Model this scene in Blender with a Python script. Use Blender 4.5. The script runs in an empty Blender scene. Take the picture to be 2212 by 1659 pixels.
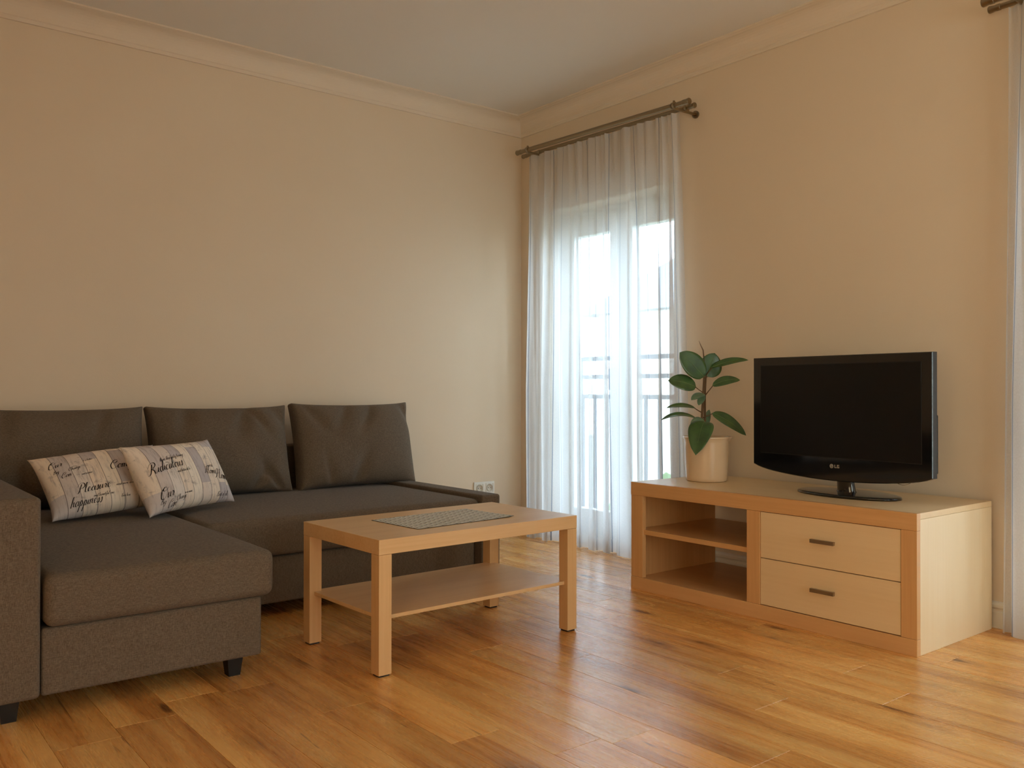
import bpy, bmesh, math, random
from mathutils import Vector, Matrix, Euler

scene = bpy.context.scene
C = scene.collection
random.seed(7)
R = math.radians

# ------------------------------------------------------------------ camera
def make_camera():
    f, pitch, roll, yaw, h = 1890.07, 0.0076, 0.0014, 0.6719, 0.9383
    fw = Vector((math.sin(yaw) * math.cos(pitch), math.cos(yaw) * math.cos(pitch), math.sin(pitch)))
    r = Vector((math.cos(yaw), -math.sin(yaw), 0))
    u = r.cross(fw)
    r2 = math.cos(roll) * r + math.sin(roll) * u
    u2 = -math.sin(roll) * r + math.cos(roll) * u
    cd = bpy.data.cameras.new('camera')
    cd.sensor_width = 36.0
    cd.sensor_fit = 'HORIZONTAL'
    cd.lens = f / 2212 * 36.0
    cd.clip_start = 0.05
    cd.clip_end = 300
    co = bpy.data.objects.new('camera', cd)
    C.objects.link(co)
    m = Matrix((r2, u2, -fw)).transposed().to_4x4()
    m.translation = Vector((0, 0, h))
    co.matrix_world = m
    scene.camera = co
make_camera()

# ------------------------------------------------------------------ sky and exposure
SKY = (0.70, 0.87, 1.0)
SKY_STRENGTH = 9.5
w = bpy.data.worlds.new('overcast_sky')
scene.world = w
w.use_nodes = True
w.node_tree.nodes['Background'].inputs[0].default_value = (*SKY, 1)
w.node_tree.nodes['Background'].inputs[1].default_value = SKY_STRENGTH
vs = scene.view_settings
vs.view_transform = 'Standard'
vs.look = 'None'
vs.gamma = 1.0
vs.use_curve_mapping = False
vs.exposure = 0.76

# room measures (metres): x to the window wall, y to the sofa wall
XW, YW = 3.68, 4.53          # inner faces of window wall and sofa wall
XN, YN = -1.70, -1.60        # inner faces of the walls out of view
ZC = 2.73                    # ceiling
WT = 0.34                    # outer wall thickness
# window openings: on the window wall (y0, y1), on the wall behind the camera (x0, x1)
WIN_Z0, WIN_Z1 = 0.03, 2.085
WIN1 = (3.19, 4.31)
WIN2 = (0.17, 1.29)
FILL_WIN3 = (-1.40, 0.50)         # added for fill light, unseen: wall facing the window wall (y0, y1)
FILL_WIN4 = (0.75, 2.65)  # added unseen opening behind the camera, for fill light

def portal(name, loc, rot, sx, sy):
    ld = bpy.data.lights.new(name, 'AREA')
    ld.shape = 'RECTANGLE'
    ld.size, ld.size_y = sx, sy
    ld.cycles.is_portal = True
    o = bpy.data.objects.new(name, ld)
    o.location = loc
    o.rotation_euler = rot
    C.objects.link(o)
zc, hz = (WIN_Z0 + WIN_Z1) / 2, (WIN_Z1 - WIN_Z0)
for yy in (WIN1, WIN2):
    portal('window_daylight', (XW + WT + .02, sum(yy) / 2, zc), (0, R(90), 0), hz, yy[1] - yy[0])
portal('window_daylight', (XN - WT - .02, sum(FILL_WIN3) / 2, zc), (0, R(-90), 0), hz, FILL_WIN3[1] - FILL_WIN3[0])  # sky portal at the added unseen side door
portal('window_daylight', (sum(FILL_WIN4) / 2, YN - WT - .02, zc), (R(90), 0, 0), FILL_WIN4[1] - FILL_WIN4[0], hz)  # sky portal at the added unseen rear door

# ------------------------------------------------------------------ helpers
def tag(o, label=None, cat=None, group=None, kind=None):
    if label: o['label'] = label
    if cat: o['category'] = cat
    if group: o['group'] = group
    if kind: o['kind'] = kind
    return o

def empty(name, loc=(0, 0, 0), rz=0.0):
    o = bpy.data.objects.new(name, None)
    o.empty_display_size = 0.1
    o.location = loc
    o.rotation_euler = (0, 0, rz)
    C.objects.link(o)
    return o

def link(name, me, mat, parent=None, smooth=False, wn=False):
    if mat is not None:
        me.materials.clear()
        me.materials.append(mat)
    if smooth:
        me.polygons.foreach_set('use_smooth', [True] * len(me.polygons))
    o = bpy.data.objects.new(name, me)
    C.objects.link(o)
    if parent: o.parent = parent
    if wn:
        md = o.modifiers.new('weighted', 'WEIGHTED_NORMAL')
        md.keep_sharp = True
    return o

class MB:
    """collects vertices and faces of one part"""
    def __init__(s): s.v, s.f, s.uv = [], [], []
    def box(s, x0, x1, y0, y1, z0, z1):
        n = len(s.v)
        s.v += [(x0, y0, z0), (x1, y0, z0), (x1, y1, z0), (x0, y1, z0), (x0, y0, z1), (x1, y0, z1), (x1, y1, z1), (x0, y1, z1)]
        s.f += [tuple(n + i for i in q) for q in ((0, 3, 2, 1), (4, 5, 6, 7), (0, 1, 5, 4), (1, 2, 6, 5), (2, 3, 7, 6), (3, 0, 4, 7))]
        return s
    def grid(s, fn, nu, nv, closed_u=False):
        n = len(s.v)
        cu = nu if closed_u else nu + 1
        for j in range(nv + 1):
            for i in range(cu):
                s.v.append(tuple(fn(i / nu, j / nv)))
        for j in range(nv):
            for i in range(nu):
                a = n + j * cu + i
                b = n + j * cu + (i + 1) % cu
                s.f.append((a, b, b + cu, a + cu))
        return s
    def tube(s, pts, rad, seg=10, caps=True):
        pts = [Vector(p) for p in pts]
        rads = rad if isinstance(rad, (list, tuple)) else [rad] * len(pts)
        n = len(s.v)
        prev = None
        for i, p in enumerate(pts):
            d = (pts[min(i + 1, len(pts) - 1)] - pts[max(i - 1, 0)]).normalized()
            if prev is None:
                a = d.orthogonal().normalized()
            else:
                a = (prev - d * prev.dot(d)).normalized()
            prev = a
            b = d.cross(a)
            for k in range(seg):
                t = 2 * math.pi * k / seg
                s.v.append(tuple(p + (a * math.cos(t) + b * math.sin(t)) * rads[i]))
        for i in range(len(pts) - 1):
            for k in range(seg):
                s.f.append((n + i * seg + k, n + i * seg + (k + 1) % seg, n + (i + 1) * seg + (k + 1) % seg, n + (i + 1) * seg + k))
        if caps:
            s.f.append(tuple(n + k for k in reversed(range(seg))))
            e = n + (len(pts) - 1) * seg
            s.f.append(tuple(e + k for k in range(seg)))
        return s
    def lathe(s, prof, cx, cy, seg=48, cap=True):
        n = len(s.v)
        for (r, z) in prof:
            for k in range(seg):
                t = 2 * math.pi * k / seg
                s.v.append((cx + r * math.cos(t), cy + r * math.sin(t), z))
        for i in range(len(prof) - 1):
            for k in range(seg):
                s.f.append((n + i * seg + k, n + i * seg + (k + 1) % seg, n + (i + 1) * seg + (k + 1) % seg, n + (i + 1) * seg + k))
        if cap:
            s.f.append(tuple(n + k for k in reversed(range(seg))))
            e = n + (len(prof) - 1) * seg
            s.f.append(tuple(e + k for k in range(seg)))
        return s
    def prism(s, prof, fn):
        """closed profile swept between fn(p,0) and fn(p,1)"""
        n, m = len(s.v), len(prof)
        for t in (0, 1):
            for p in prof: s.v.append(tuple(fn(p, t)))
        for k in range(m):
            s.f.append((n + k, n + (k + 1) % m, n + m + (k + 1) % m, n + m + k))
        s.f.append(tuple(n + k for k in reversed(range(m))))
        s.f.append(tuple(n + m + k for k in range(m)))
        return s
    def mesh(s, name, fix=True):
        me = bpy.data.meshes.new(name)
        me.from_pydata(s.v, [], s.f)
        if fix:
            bm = bmesh.new(); bm.from_mesh(me)
            bmesh.ops.recalc_face_normals(bm, faces=bm.faces)
            bm.to_mesh(me); bm.free()
        me.update()
        return me
    def build(s, name, mat, parent=None, smooth=False, fix=True, wn=False):
        return link(name, s.mesh(name, fix), mat, parent, smooth, wn)

def rbox_mesh(name, x0, x1, y0, y1, z0, z1, r=0.002, seg=2, puff=0.0, cuts=0):
    """box with rounded edges; puff bulges the top"""
    bm = bmesh.new()
    bmesh.ops.create_cube(bm, size=1.0)
    for v in bm.verts:
        v.co = Vector(((x0 + x1) / 2 + v.co.x * (x1 - x0), (y0 + y1) / 2 + v.co.y * (y1 - y0), (z0 + z1) / 2 + v.co.z * (z1 - z0)))
    if cuts:
        bmesh.ops.subdivide_edges(bm, edges=bm.edges[:], cuts=cuts, use_grid_fill=True)
        sharp = [e for e in bm.edges if len(e.link_faces) == 2 and e.calc_face_angle(0) > 1]
        bmesh.ops.bevel(bm, geom=sharp, offset=r, segments=seg, affect='EDGES', profile=0.5)
        for v in bm.verts:
            a = 2 * (v.co.x - x0) / (x1 - x0) - 1
            b = 2 * (v.co.y - y0) / (y1 - y0) - 1
            t = max(0, (v.co.z - z0) / (z1 - z0))
            v.co.z += puff * t * max(0, 1 - a ** 4) * max(0, 1 - b ** 4)
    else:
        bmesh.ops.bevel(bm, geom=bm.edges[:], offset=r, segments=seg, affect='EDGES', profile=0.5)
    me = bpy.data.meshes.new(name)
    bm.to_mesh(me); bm.free()
    return me

def rbox(name, mat, parent, x0, x1, y0, y1, z0, z1, r=0.002, seg=2, puff=0.0, cuts=0):
    return link(name, rbox_mesh(name, x0, x1, y0, y1, z0, z1, r, seg, puff, cuts), mat, parent, True, True)

def cushion_mesh(name, x0, x1, y0, y1, z0, z1, r, puff=0.0, n=14):
    """upholstered block: evenly rounded edges, slightly crowned top"""
    lo, hi = (x0, y0, z0), (x1, y1, z1)
    def ticks(a, b):
        e = [a + r * k / 5 for k in range(5)]
        return e + [a + r + (b - a - 2 * r) * k / n for k in range(n + 1)] + [b - r + r * k / 5 for k in range(1, 6)]
    tk = [ticks(lo[i], hi[i]) for i in range(3)]
    m, idx = MB(), {}
    def vert(i, j, k):
        if (i, j, k) not in idx:
            p = Vector((tk[0][i], tk[1][j], tk[2][k]))
            q = Vector([min(max(p[c], lo[c] + r), hi[c] - r) for c in range(3)])
            d = p - q
            if d.length: p = q + d.normalized() * r
            a = 2 * (p.x - x0) / (x1 - x0) - 1
            b = 2 * (p.y - y0) / (y1 - y0) - 1
            t = (p.z - z0) / (z1 - z0)
            p.z += puff * t * (1 - a ** 4) * (1 - b ** 4)
            idx[i, j, k] = len(m.v)
            m.v.append(tuple(p))
        return idx[i, j, k]
    N = [len(t) - 1 for t in tk]
    for ax in range(3):
        u, v = (ax + 1) % 3, (ax + 2) % 3
        for end in (0, N[ax]):
            for a in range(N[u]):
                for b in range(N[v]):
                    q = []
                    for da, db in ((0, 0), (1, 0), (1, 1), (0, 1)):
                        c = [0, 0, 0]; c[ax] = end; c[u] = a + da; c[v] = b + db
                        q.append(vert(*c))
                    m.f.append(tuple(q))
    return m.mesh(name)

# ------------------------------------------------------------------ materials
def srgb(r, g, b):
    def f(c):
        c /= 255
        return c / 12.92 if c <= .04045 else ((c + .055) / 1.055) ** 2.4
    return (f(r), f(g), f(b), 1)

class NT:
    def __init__(s, name):
        s.m = bpy.data.materials.new(name)
        s.m.use_nodes = True
        s.t = s.m.node_tree
        s.b = s.t.nodes['Principled BSDF']
        s.out = s.t.nodes['Material Output']
    def n(s, typ, **kw):
        nd = s.t.nodes.new(typ)
        for k, v in sorted(kw.items(), key=lambda q: not q[0].startswith('_')):
            if k.startswith('_'): setattr(nd, k[1:], v)
            else:
                key = int(k[1:]) if k[0] == 'i' and k[1:].isdigit() else k.replace('_', ' ')
                if hasattr(v, 'outputs'): s.t.links.new(v.outputs[0], nd.inputs[key])
                elif isinstance(v, bpy.types.NodeSocket): s.t.links.new(v, nd.inputs[key])
                else: nd.inputs[key].default_value = v
        return nd
    def set(s, **kw):
        for k, v in kw.items():
            key = k.replace('_', ' ')
            if hasattr(v, 'outputs'): s.t.links.new(v.outputs[0], s.b.inputs[key])
            elif isinstance(v, bpy.types.NodeSocket): s.t.links.new(v, s.b.inputs[key])
            else: s.b.inputs[key].default_value = v
        return s
    def ramp(s, fac, *stops):
        nd = s.n('ShaderNodeValToRGB', i0=fac)
        cr = nd.color_ramp
        while len(cr.elements) < len(stops): cr.elements.new(.5)
        for e, (p, c) in zip(cr.elements, stops):
            e.position = p
            e.color = c if len(c) == 4 else (*c, 1)
        return nd
    def mix(s, fac, a, b, blend='MIX'):
        nd = s.t.nodes.new('ShaderNodeMix')
        nd.data_type = 'RGBA'
        nd.blend_type = blend
        for key, v in ((0, fac), (6, a), (7, b)):
            if hasattr(v, 'outputs'):
                o = v.outputs[2] if v.bl_idname == 'ShaderNodeMix' else v.outputs[0]
                s.t.links.new(o, nd.inputs[key])
            elif isinstance(v, bpy.types.NodeSocket): s.t.links.new(v, nd.inputs[key])
            else: nd.inputs[key].default_value = v
        return nd.outputs[2]
    def coords(s, kind='Object', scale=(1, 1, 1), rot=(0, 0, 0), loc=(0, 0, 0)):
        tc = s.n('ShaderNodeTexCoord')
        return s.n('ShaderNodeMapping', Vector=tc.outputs[kind], Scale=scale, Rotation=rot, Location=loc)
    def bump(s, h, strength=.2, dist=.01):
        b = s.n('ShaderNodeBump', Height=h, Strength=strength, Distance=dist)
        s.set(Normal=b)
        return s

def plain(name, col, rough=.5, metallic=0.0, spec=.5, coat=0.0):
    nt = NT(name)
    nt.set(Base_Color=col, Roughness=rough, Metallic=metallic, Specular_IOR_Level=spec)
    if coat: nt.set(Coat_Weight=coat, Coat_Roughness=.05)
    return nt.m

def m_paint(name, col, col2):
    nt = NT(name)
    no = nt.n('ShaderNodeTexNoise', Vector=nt.coords('Object'), Scale=1.3, Detail=3.0)
    fine = nt.n('ShaderNodeTexNoise', Vector=nt.coords('Object'), Scale=190.0, Detail=2.0)
    nt.set(Base_Color=nt.ramp(no, (.3, col), (.7, col2)), Roughness=.75, Specular_IOR_Level=.25)
    nt.bump(fine, .12, .002)
    return nt.m

def m_fabric(name, c0, c1):
    nt = NT(name)
    a = nt.n('ShaderNodeTexNoise', Vector=nt.coords('Object', (110, 110, 700)), Scale=1.0, Detail=3.0, Roughness=.7)
    b = nt.n('ShaderNodeTexNoise', Vector=nt.coords('Object', (700, 700, 110)), Scale=1.0, Detail=3.0, Roughness=.7)
    s_ = nt.n('ShaderNodeMath', i0=a, i1=b, _operation='ADD')
    h = nt.n('ShaderNodeMath', i0=s_, i1=.5, _operation='MULTIPLY')
    nt.set(Base_Color=nt.ramp(h, (.36, c0), (.64, c1)), Roughness=.95, Specular_IOR_Level=.15, Sheen_Weight=.06, Sheen_Roughness=.5)
    nt.bump(h, .35, .0015)
    return nt.m

def m_veneer(name, c0, c1, axis=0, rough=.38, fleck=True):
    """pale wood veneer with fine grain along one axis"""
    nt = NT(name)
    sc = [90.0, 90.0, 90.0]; sc[axis] = 2.2
    g = nt.n('ShaderNodeTexNoise', Vector=nt.coords('Object', tuple(sc)), Scale=1.0, Detail=5.0, Roughness=.62)
    sc2 = [9.0, 9.0, 9.0]; sc2[axis] = 1.2
    b = nt.n('ShaderNodeTexNoise', Vector=nt.coords('Object', tuple(sc2)), Scale=1.0, Detail=3.0)
    f = nt.n('ShaderNodeMath', i0=g, i1=b, _operation='ADD')
    f = nt.n('ShaderNodeMath', i0=f, i1=.5, _operation='MULTIPLY')
    nt.set(Base_Color=nt.ramp(f, (.36, c0), (.64, c1)), Roughness=rough, Specular_IOR_Level=.45)
    nt.bump(g, .03, .001)
    return nt.m

def m_floor():
    nt = NT('oak_plank_vinyl')
    oi = nt.n('ShaderNodeObjectInfo')
    tc = nt.n('ShaderNodeTexCoord')
    rnd = nt.n('ShaderNodeCombineXYZ', X=nt.n('ShaderNodeMath', i0=oi.outputs['Random'], i1=37.0, _operation='MULTIPLY'),
               Y=nt.n('ShaderNodeMath', i0=oi.outputs['Random'], i1=91.0, _operation='MULTIPLY'), Z=0.0)
    co = nt.n('ShaderNodeVectorMath', i0=tc.outputs['Object'], i1=rnd, _operation='ADD')
    def stretched(sx, sy, scale, detail, dist=0.0):
        mp = nt.n('ShaderNodeMapping', Vector=co, Scale=(sx, sy, 1))
        return nt.n('ShaderNodeTexNoise', Vector=mp, Scale=scale, Detail=detail, Roughness=.6, Distortion=dist)
    grain = stretched(110, 3.0, 1.0, 6, .3)
    streak = stretched(10, .75, 1.0, 4, .7)
    broad = stretched(5, .7, 1.0, 2)
    crack = stretched(44, 2.0, 1.0, 4, .8)
    base = nt.ramp(streak, (.34, FLOOR_C[0]), (.50, FLOOR_C[1]), (.64, FLOOR_C[2]))
    col = nt.mix(nt.ramp(grain, (.35, (0, 0, 0)), (.65, (.5, .5, .5))), base, FLOOR_C[2])
    tone = nt.n('ShaderNodeMapRange', Value=oi.outputs['Random'])
    tone.inputs['To Min'].default_value = .93
    tone.inputs['To Max'].default_value = 1.14
    br = nt.n('ShaderNodeMapRange', Value=broad)
    br.inputs['From Min'].default_value = .3; br.inputs['From Max'].default_value = .7
    br.inputs['To Min'].default_value = .84; br.inputs['To Max'].default_value = 1.12
    mul = nt.n('ShaderNodeMath', i0=tone, i1=br, _operation='MULTIPLY')
    col = nt.mix(1.0, col, mul, 'MULTIPLY')
    # thin dark cracks
    ck = nt.ramp(crack, (.655, (0, 0, 0)), (.70, (.55, .55, .55)))
    col = nt.mix(ck, col, FLOOR_C[3])
    # knots
    mpv = nt.n('ShaderNodeMapping', Vector=co, Scale=(6.0, 1.9, 1))
    vo = nt.n('ShaderNodeTexVoronoi', Vector=mpv, Scale=1.0, _feature='F1')
    nz = nt.n('ShaderNodeTexNoise', Vector=co, Scale=26.0, Detail=2.0)
    kd = nt.n('ShaderNodeMath', i0=vo.outputs['Distance'], i1=nt.n('ShaderNodeMath', i0=nz, i1=.10, _operation='MULTIPLY'), _operation='ADD')
    kn = nt.ramp(kd, (.11, (.85, .85, .85)), (.165, (.28, .28, .28)), (.30, (0, 0, 0)))
    col = nt.mix(kn, col, FLOOR_C[3])
    ro = nt.n('ShaderNodeMapRange', Value=grain)
    ro.inputs['To Min'].default_value = .16; ro.inputs['To Max'].default_value = .40
    nt.set(Base_Color=col, Roughness=ro, Specular_IOR_Level=.72)
    nt.bump(grain, .22, .003)
    return nt.m

def m_sheer(name):
    nt = NT(name)
    t = nt.t
    t.nodes.remove(nt.b)
    uv = nt.n('ShaderNodeUVMap')
    sep = nt.n('ShaderNodeSeparateXYZ', Vector=uv)
    fr = nt.n('ShaderNodeMath', i0=nt.n('ShaderNodeMath', i0=sep.outputs[0], i1=13.0, i2=.45, _operation='MULTIPLY_ADD'), _operation='FRACT')
    line = nt.n('ShaderNodeMath', i0=fr, i1=.022, _operation='LESS_THAN')
    weave = nt.n('ShaderNodeTexNoise', Vector=nt.coords('UV', (900, 300, 1)), Scale=1.0, Detail=2.0)
    col = nt.mix(line, (.86, .85, .85, 1), (.30, .34, .42, 1))
    tr = nt.n('ShaderNodeBsdfTransparent', Color=(1, 1, 1, 1))
    tl = nt.n('ShaderNodeBsdfTranslucent', Color=col)
    df = nt.n('ShaderNodeBsdfDiffuse', Color=col)
    cloth = nt.n('ShaderNodeMixShader', i0=.42, i1=tl, i2=df)
    op = nt.n('ShaderNodeMapRange', Value=weave)
    op.inputs['To Min'].default_value = SHEER[0]; op.inputs['To Max'].default_value = SHEER[1]
    op2 = nt.n('ShaderNodeMath', i0=op, i1=nt.n('ShaderNodeMath', i0=line, i1=.25, _operation='MULTIPLY'), _operation='ADD', _use_clamp=True)
    mx = nt.n('ShaderNodeMixShader', i0=op2, i1=tr, i2=cloth)
    t.links.new(mx.outputs[0], nt.out.inputs[0])
    return nt.m

def m_fill_voile(name, ct):
    nt = NT(name)
    nt.t.nodes.remove(nt.b)
    a = nt.n('ShaderNodeBsdfTransparent', Color=ct)
    b = nt.n('ShaderNodeBsdfTranslucent', Color=ct)
    mx = nt.n('ShaderNodeMixShader', i0=.25, i1=a, i2=b)
    nt.t.links.new(mx.outputs[0], nt.out.inputs[0])
    return nt.m

def m_pane():
    nt = NT('window_glass')
    nt.t.nodes.remove(nt.b)
    a = nt.n('ShaderNodeBsdfTransparent', Color=(.80, .82, .83, 1))
    b = nt.n('ShaderNodeBsdfGlossy', Roughness=.02)
    mx = nt.n('ShaderNodeMixShader', i0=.06, i1=a, i2=b)
    nt.t.links.new(mx.outputs[0], nt.out.inputs[0])
    return nt.m

def m_print():
    """washed board print on the throw pillows"""
    nt = NT('printed_cotton')
    uv = nt.n('ShaderNodeUVMap')
    sep = nt.n('ShaderNodeSeparateXYZ', Vector=uv)
    wob = nt.n('ShaderNodeTexNoise', Vector=nt.coords('UV', (3, 2, 1)), Scale=1.0)
    u = nt.n('ShaderNodeMath', i0=sep.outputs[0], i1=nt.n('ShaderNodeMath', i0=wob, i1=.012, _operation='MULTIPLY'), _operation='ADD')
    us = nt.n('ShaderNodeMath', i0=u, i1=9.0, _operation='MULTIPLY')
    fl = nt.n('ShaderNodeMath', i0=us, _operation='FLOOR')
    fr = nt.n('ShaderNodeMath', i0=us, _operation='FRACT')
    wn = nt.n('ShaderNodeTexWhiteNoise', W=fl, _noise_dimensions='1D')
    vv = nt.n('ShaderNodeMath', i0=nt.n('ShaderNodeMath', i0=sep.outputs[1], i1=1.7, _operation='MULTIPLY'), i1=wn, _operation='ADD')
    fl2 = nt.n('ShaderNodeMath', i0=vv, _operation='FLOOR')
    wn2 = nt.n('ShaderNodeTexWhiteNoise', Vector=nt.n('ShaderNodeCombineXYZ', X=fl, Y=fl2, Z=0.0), _noise_dimensions='3D')
    board = nt.ramp(wn2, (.0, srgb(244, 230, 214)), (.45, srgb(240, 222, 204)), (.62, srgb(212, 200, 196)), (.84, srgb(186, 176, 178)), (1.0, srgb(246, 234, 222)))
    st = nt.n('ShaderNodeTexNoise', Vector=nt.coords('UV', (34, 3.0, 1)), Scale=1.0, Detail=5.0, Roughness=.7)
    wash = nt.ramp(st, (.50, (0, 0, 0)), (.70, (.6, .6, .6)))
    col = nt.mix(wash, board, srgb(142, 128, 128))
    stain = nt.n('ShaderNodeTexNoise', Vector=nt.coords('UV', (5.0, 5.0, 1)), Scale=1.0, Detail=6.0, Roughness=.75)
    col = nt.mix(nt.ramp(stain, (.56, (0, 0, 0)), (.70, (.75, .75, .75))), col, srgb(112, 96, 92))
    ln = nt.n('ShaderNodeMath', i0=fr, i1=.045, _operation='LESS_THAN')
    col = nt.mix(nt.n('ShaderNodeMath', i0=ln, i1=.75, _operation='MULTIPLY'), col, srgb(96, 84, 80))
    nt.set(Base_Color=col, Roughness=.9, Specular_IOR_Level=.15)
    wv = nt.n('ShaderNodeTexNoise', Vector=nt.coords('UV', (260, 160, 1)), Scale=1.0)
    nt.bump(wv, .25, .002)
    return nt.m

def m_leaf(name, c0, c1):
    nt = NT(name)
    no = nt.n('ShaderNodeTexNoise', Vector=nt.coords('Object'), Scale=22.0, Detail=3.0)
    nt.set(Base_Color=nt.ramp(no, (.3, c0), (.7, c1)), Roughness=.28, Specular_IOR_Level=.55, Coat_Weight=.25, Coat_Roughness=.2)
    return nt.m

FLOOR_C = (srgb(180, 112, 50), srgb(224, 156, 80), srgb(238, 184, 110), srgb(96, 54, 24))
SHEER = (.60, .74)
M = {}
M['wall'] = m_paint('wall_paint', srgb(229, 210, 184), srgb(232, 214, 189))
M['ceiling'] = m_paint('ceiling_paint', srgb(232, 224, 212), srgb(234, 227, 216))
M['cornice'] = m_paint('cornice_paint', srgb(230, 214, 191), srgb(233, 217, 196))
M['trim'] = plain('white_gloss_trim', srgb(232, 226, 214), .45)
M['pvc'] = plain('white_window_plastic', srgb(236, 238, 238), .35)
M['floor'] = m_floor()
M['subfloor'] = plain('joint_brown', srgb(104, 66, 34), .8)  # brown slab under the planks, showing in the joints
M['sofa'] = m_fabric('charcoal_brown_upholstery', srgb(82, 71, 60), srgb(127, 112, 96))
M['black_plastic'] = plain('black_plastic', srgb(18, 18, 19), .45)
M['birch'] = m_veneer('birch_effect_foil', srgb(216, 172, 120), srgb(228, 188, 138), 0, .32)
M['birch_leg'] = m_veneer('birch_effect_foil_upright', srgb(213, 168, 115), srgb(226, 184, 132), 2, .32)
M['beech'] = m_veneer('beech_effect_foil', srgb(212, 160, 104), srgb(224, 174, 118), 1, .34)
M['beech_up'] = m_veneer('beech_effect_foil_upright', srgb(210, 157, 101), srgb(222, 171, 115), 2, .34)
M['maple'] = m_veneer('maple_effect_foil', srgb(232, 200, 154), srgb(237, 207, 163), 1, .4)
M['maple_up'] = m_veneer('maple_effect_foil_upright', srgb(236, 210, 168), srgb(240, 216, 178), 2, .4)
M['steel'] = plain('brushed_nickel', srgb(168, 160, 146), .38, 1.0)
M['rod'] = plain('satin_bronze_steel', srgb(150, 136, 112), .30, 1.0)
M['gloss_black'] = plain('piano_black', srgb(10, 10, 11), .09, coat=.5)
M['screen'] = plain('matte_lcd_screen', srgb(13, 13, 14), .28, spec=.35)
M['silver_print'] = plain('silver_print', srgb(196, 190, 178), .35, .6)
M['chrome'] = plain('chrome_edge', srgb(210, 210, 210), .12, 1.0)
M['pot'] = plain('glazed_cream_ceramic', srgb(226, 196, 160), .22, coat=.3)
M['soil'] = plain('potting_soil', srgb(48, 34, 24), .95)
M['leaf'] = m_leaf('rubber_plant_leaf', srgb(48, 80, 38), srgb(68, 104, 50))
M['leaf_pale'] = m_leaf('rubber_plant_leaf_under', srgb(86, 116, 92), srgb(108, 134, 108))
M['rib'] = plain('leaf_midrib', srgb(106, 128, 74), .5)
M['stem'] = plain('plant_stem', srgb(98, 72, 42), .7)
M['bud'] = plain('reddish_leaf_bud', srgb(122, 92, 62), .5)
M['mat'] = plain('grey_woven_vinyl', srgb(196, 192, 182), .5)
M['mat_dark'] = plain('dark_grey_vinyl', srgb(70, 68, 64), .6)
M['sheer'] = m_sheer('sheer_white_voile')
M['pane'] = m_pane()
M['amber'] = m_fill_voile('amber_fill_voile', (.88, .59, .32, 1))  # tint added to warm the fill light from the unseen side door
M['cream'] = m_fill_voile('cream_fill_voile', (.82, .74, .62, 1))  # paler tint added for the fill light from the unseen rear door
M['print'] = m_print()
M['ink'] = plain('black_ink', srgb(40, 34, 34), .9, spec=.1)
M['socket'] = plain('white_socket_plastic', srgb(238, 234, 224), .3)
M['socket_well'] = plain('socket_well_plastic', srgb(214, 206, 190), .4)
M['rail'] = plain('painted_iron_rail', srgb(70, 84, 104), .5)
M['render_wall'] = plain('pale_house_render', srgb(222, 216, 204), .9)
M['tiles'] = plain('grey_roof_slate', srgb(128, 132, 138), .8)
M['lawn'] = plain('grey_green_yard', srgb(136, 138, 126), .95)
M['bush'] = plain('bush_green', srgb(84, 118, 62), .9)

# ------------------------------------------------------------------ room shell
def build_floor():
    fl = MB().box(XN - .2, XW + .16, YN - .2, YW + .2, -.12, -.004).build('floor', M['subfloor'])
    tag(fl, 'warm oak plank floor', None, None, 'structure')
    pitch, x_off = .168, .991
    known = {1: 2.34, 5: 1.34, 11: 2.13, 0: 2.685, -3: 2.52, 8: 1.85, 4: 1.66}
    L, g = 1.22, .0004
    i0 = math.floor((XN - x_off) / pitch)
    i1 = math.ceil((XW - x_off) / pitch)
    cache = {}
    for i in range(i0, i1 + 1):
        xa, xb = max(XN, x_off + i * pitch), min(XW + .16, x_off + (i + 1) * pitch)
        if xb - xa < .01: continue
        j = known.get(i, random.uniform(0, L))
        y = j - L * math.ceil((j - YN) / L)
        while y < YW:
            ya, yb = max(YN, y), min(YW, y + L)
            y += L
            if yb - ya < .02: continue
            key = (round(xb - xa, 4), round(yb - ya, 4))
            if key not in cache:
                wx, wy = (xb - xa) / 2 - g, (yb - ya) / 2 - g
                m = MB()
                e = .0006
                m.v = [(-wx, -wy, -.004), (wx, -wy, -.004), (wx, wy, -.004), (-wx, wy, -.004),
                       (-wx, -wy, -e), (wx, -wy, -e), (wx, wy, -e), (-wx, wy, -e),
                       (-wx + e, -wy + e, 0), (wx - e, -wy + e, 0), (wx - e, wy - e, 0), (-wx + e, wy - e, 0)]
                for a in (0, 4):
                    for k in range(4):
                        m.f.append((a + k, a + (k + 1) % 4, a + 4 + (k + 1) % 4, a + 4 + k))
                m.f.append((8, 9, 10, 11))
                cache[key] = m.mesh('plank')
                cache[key].materials.append(M['floor'])
            o = bpy.data.objects.new('plank', cache[key])
            o.location = ((xa + xb) / 2, (ya + yb) / 2, 0)
            o.parent = fl
            C.objects.link(o)
build_floor()

def struct(o): return tag(o, kind='structure')
struct(MB().box(XN - WT, XW + WT, YN - WT, YW + .2, ZC, ZC + .2).build('ceiling', M['ceiling']))
struct(MB().box(XN - WT, XW + WT, YW, YW + .2, -.12, ZC).build('wall_left', M['wall']))

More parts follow.
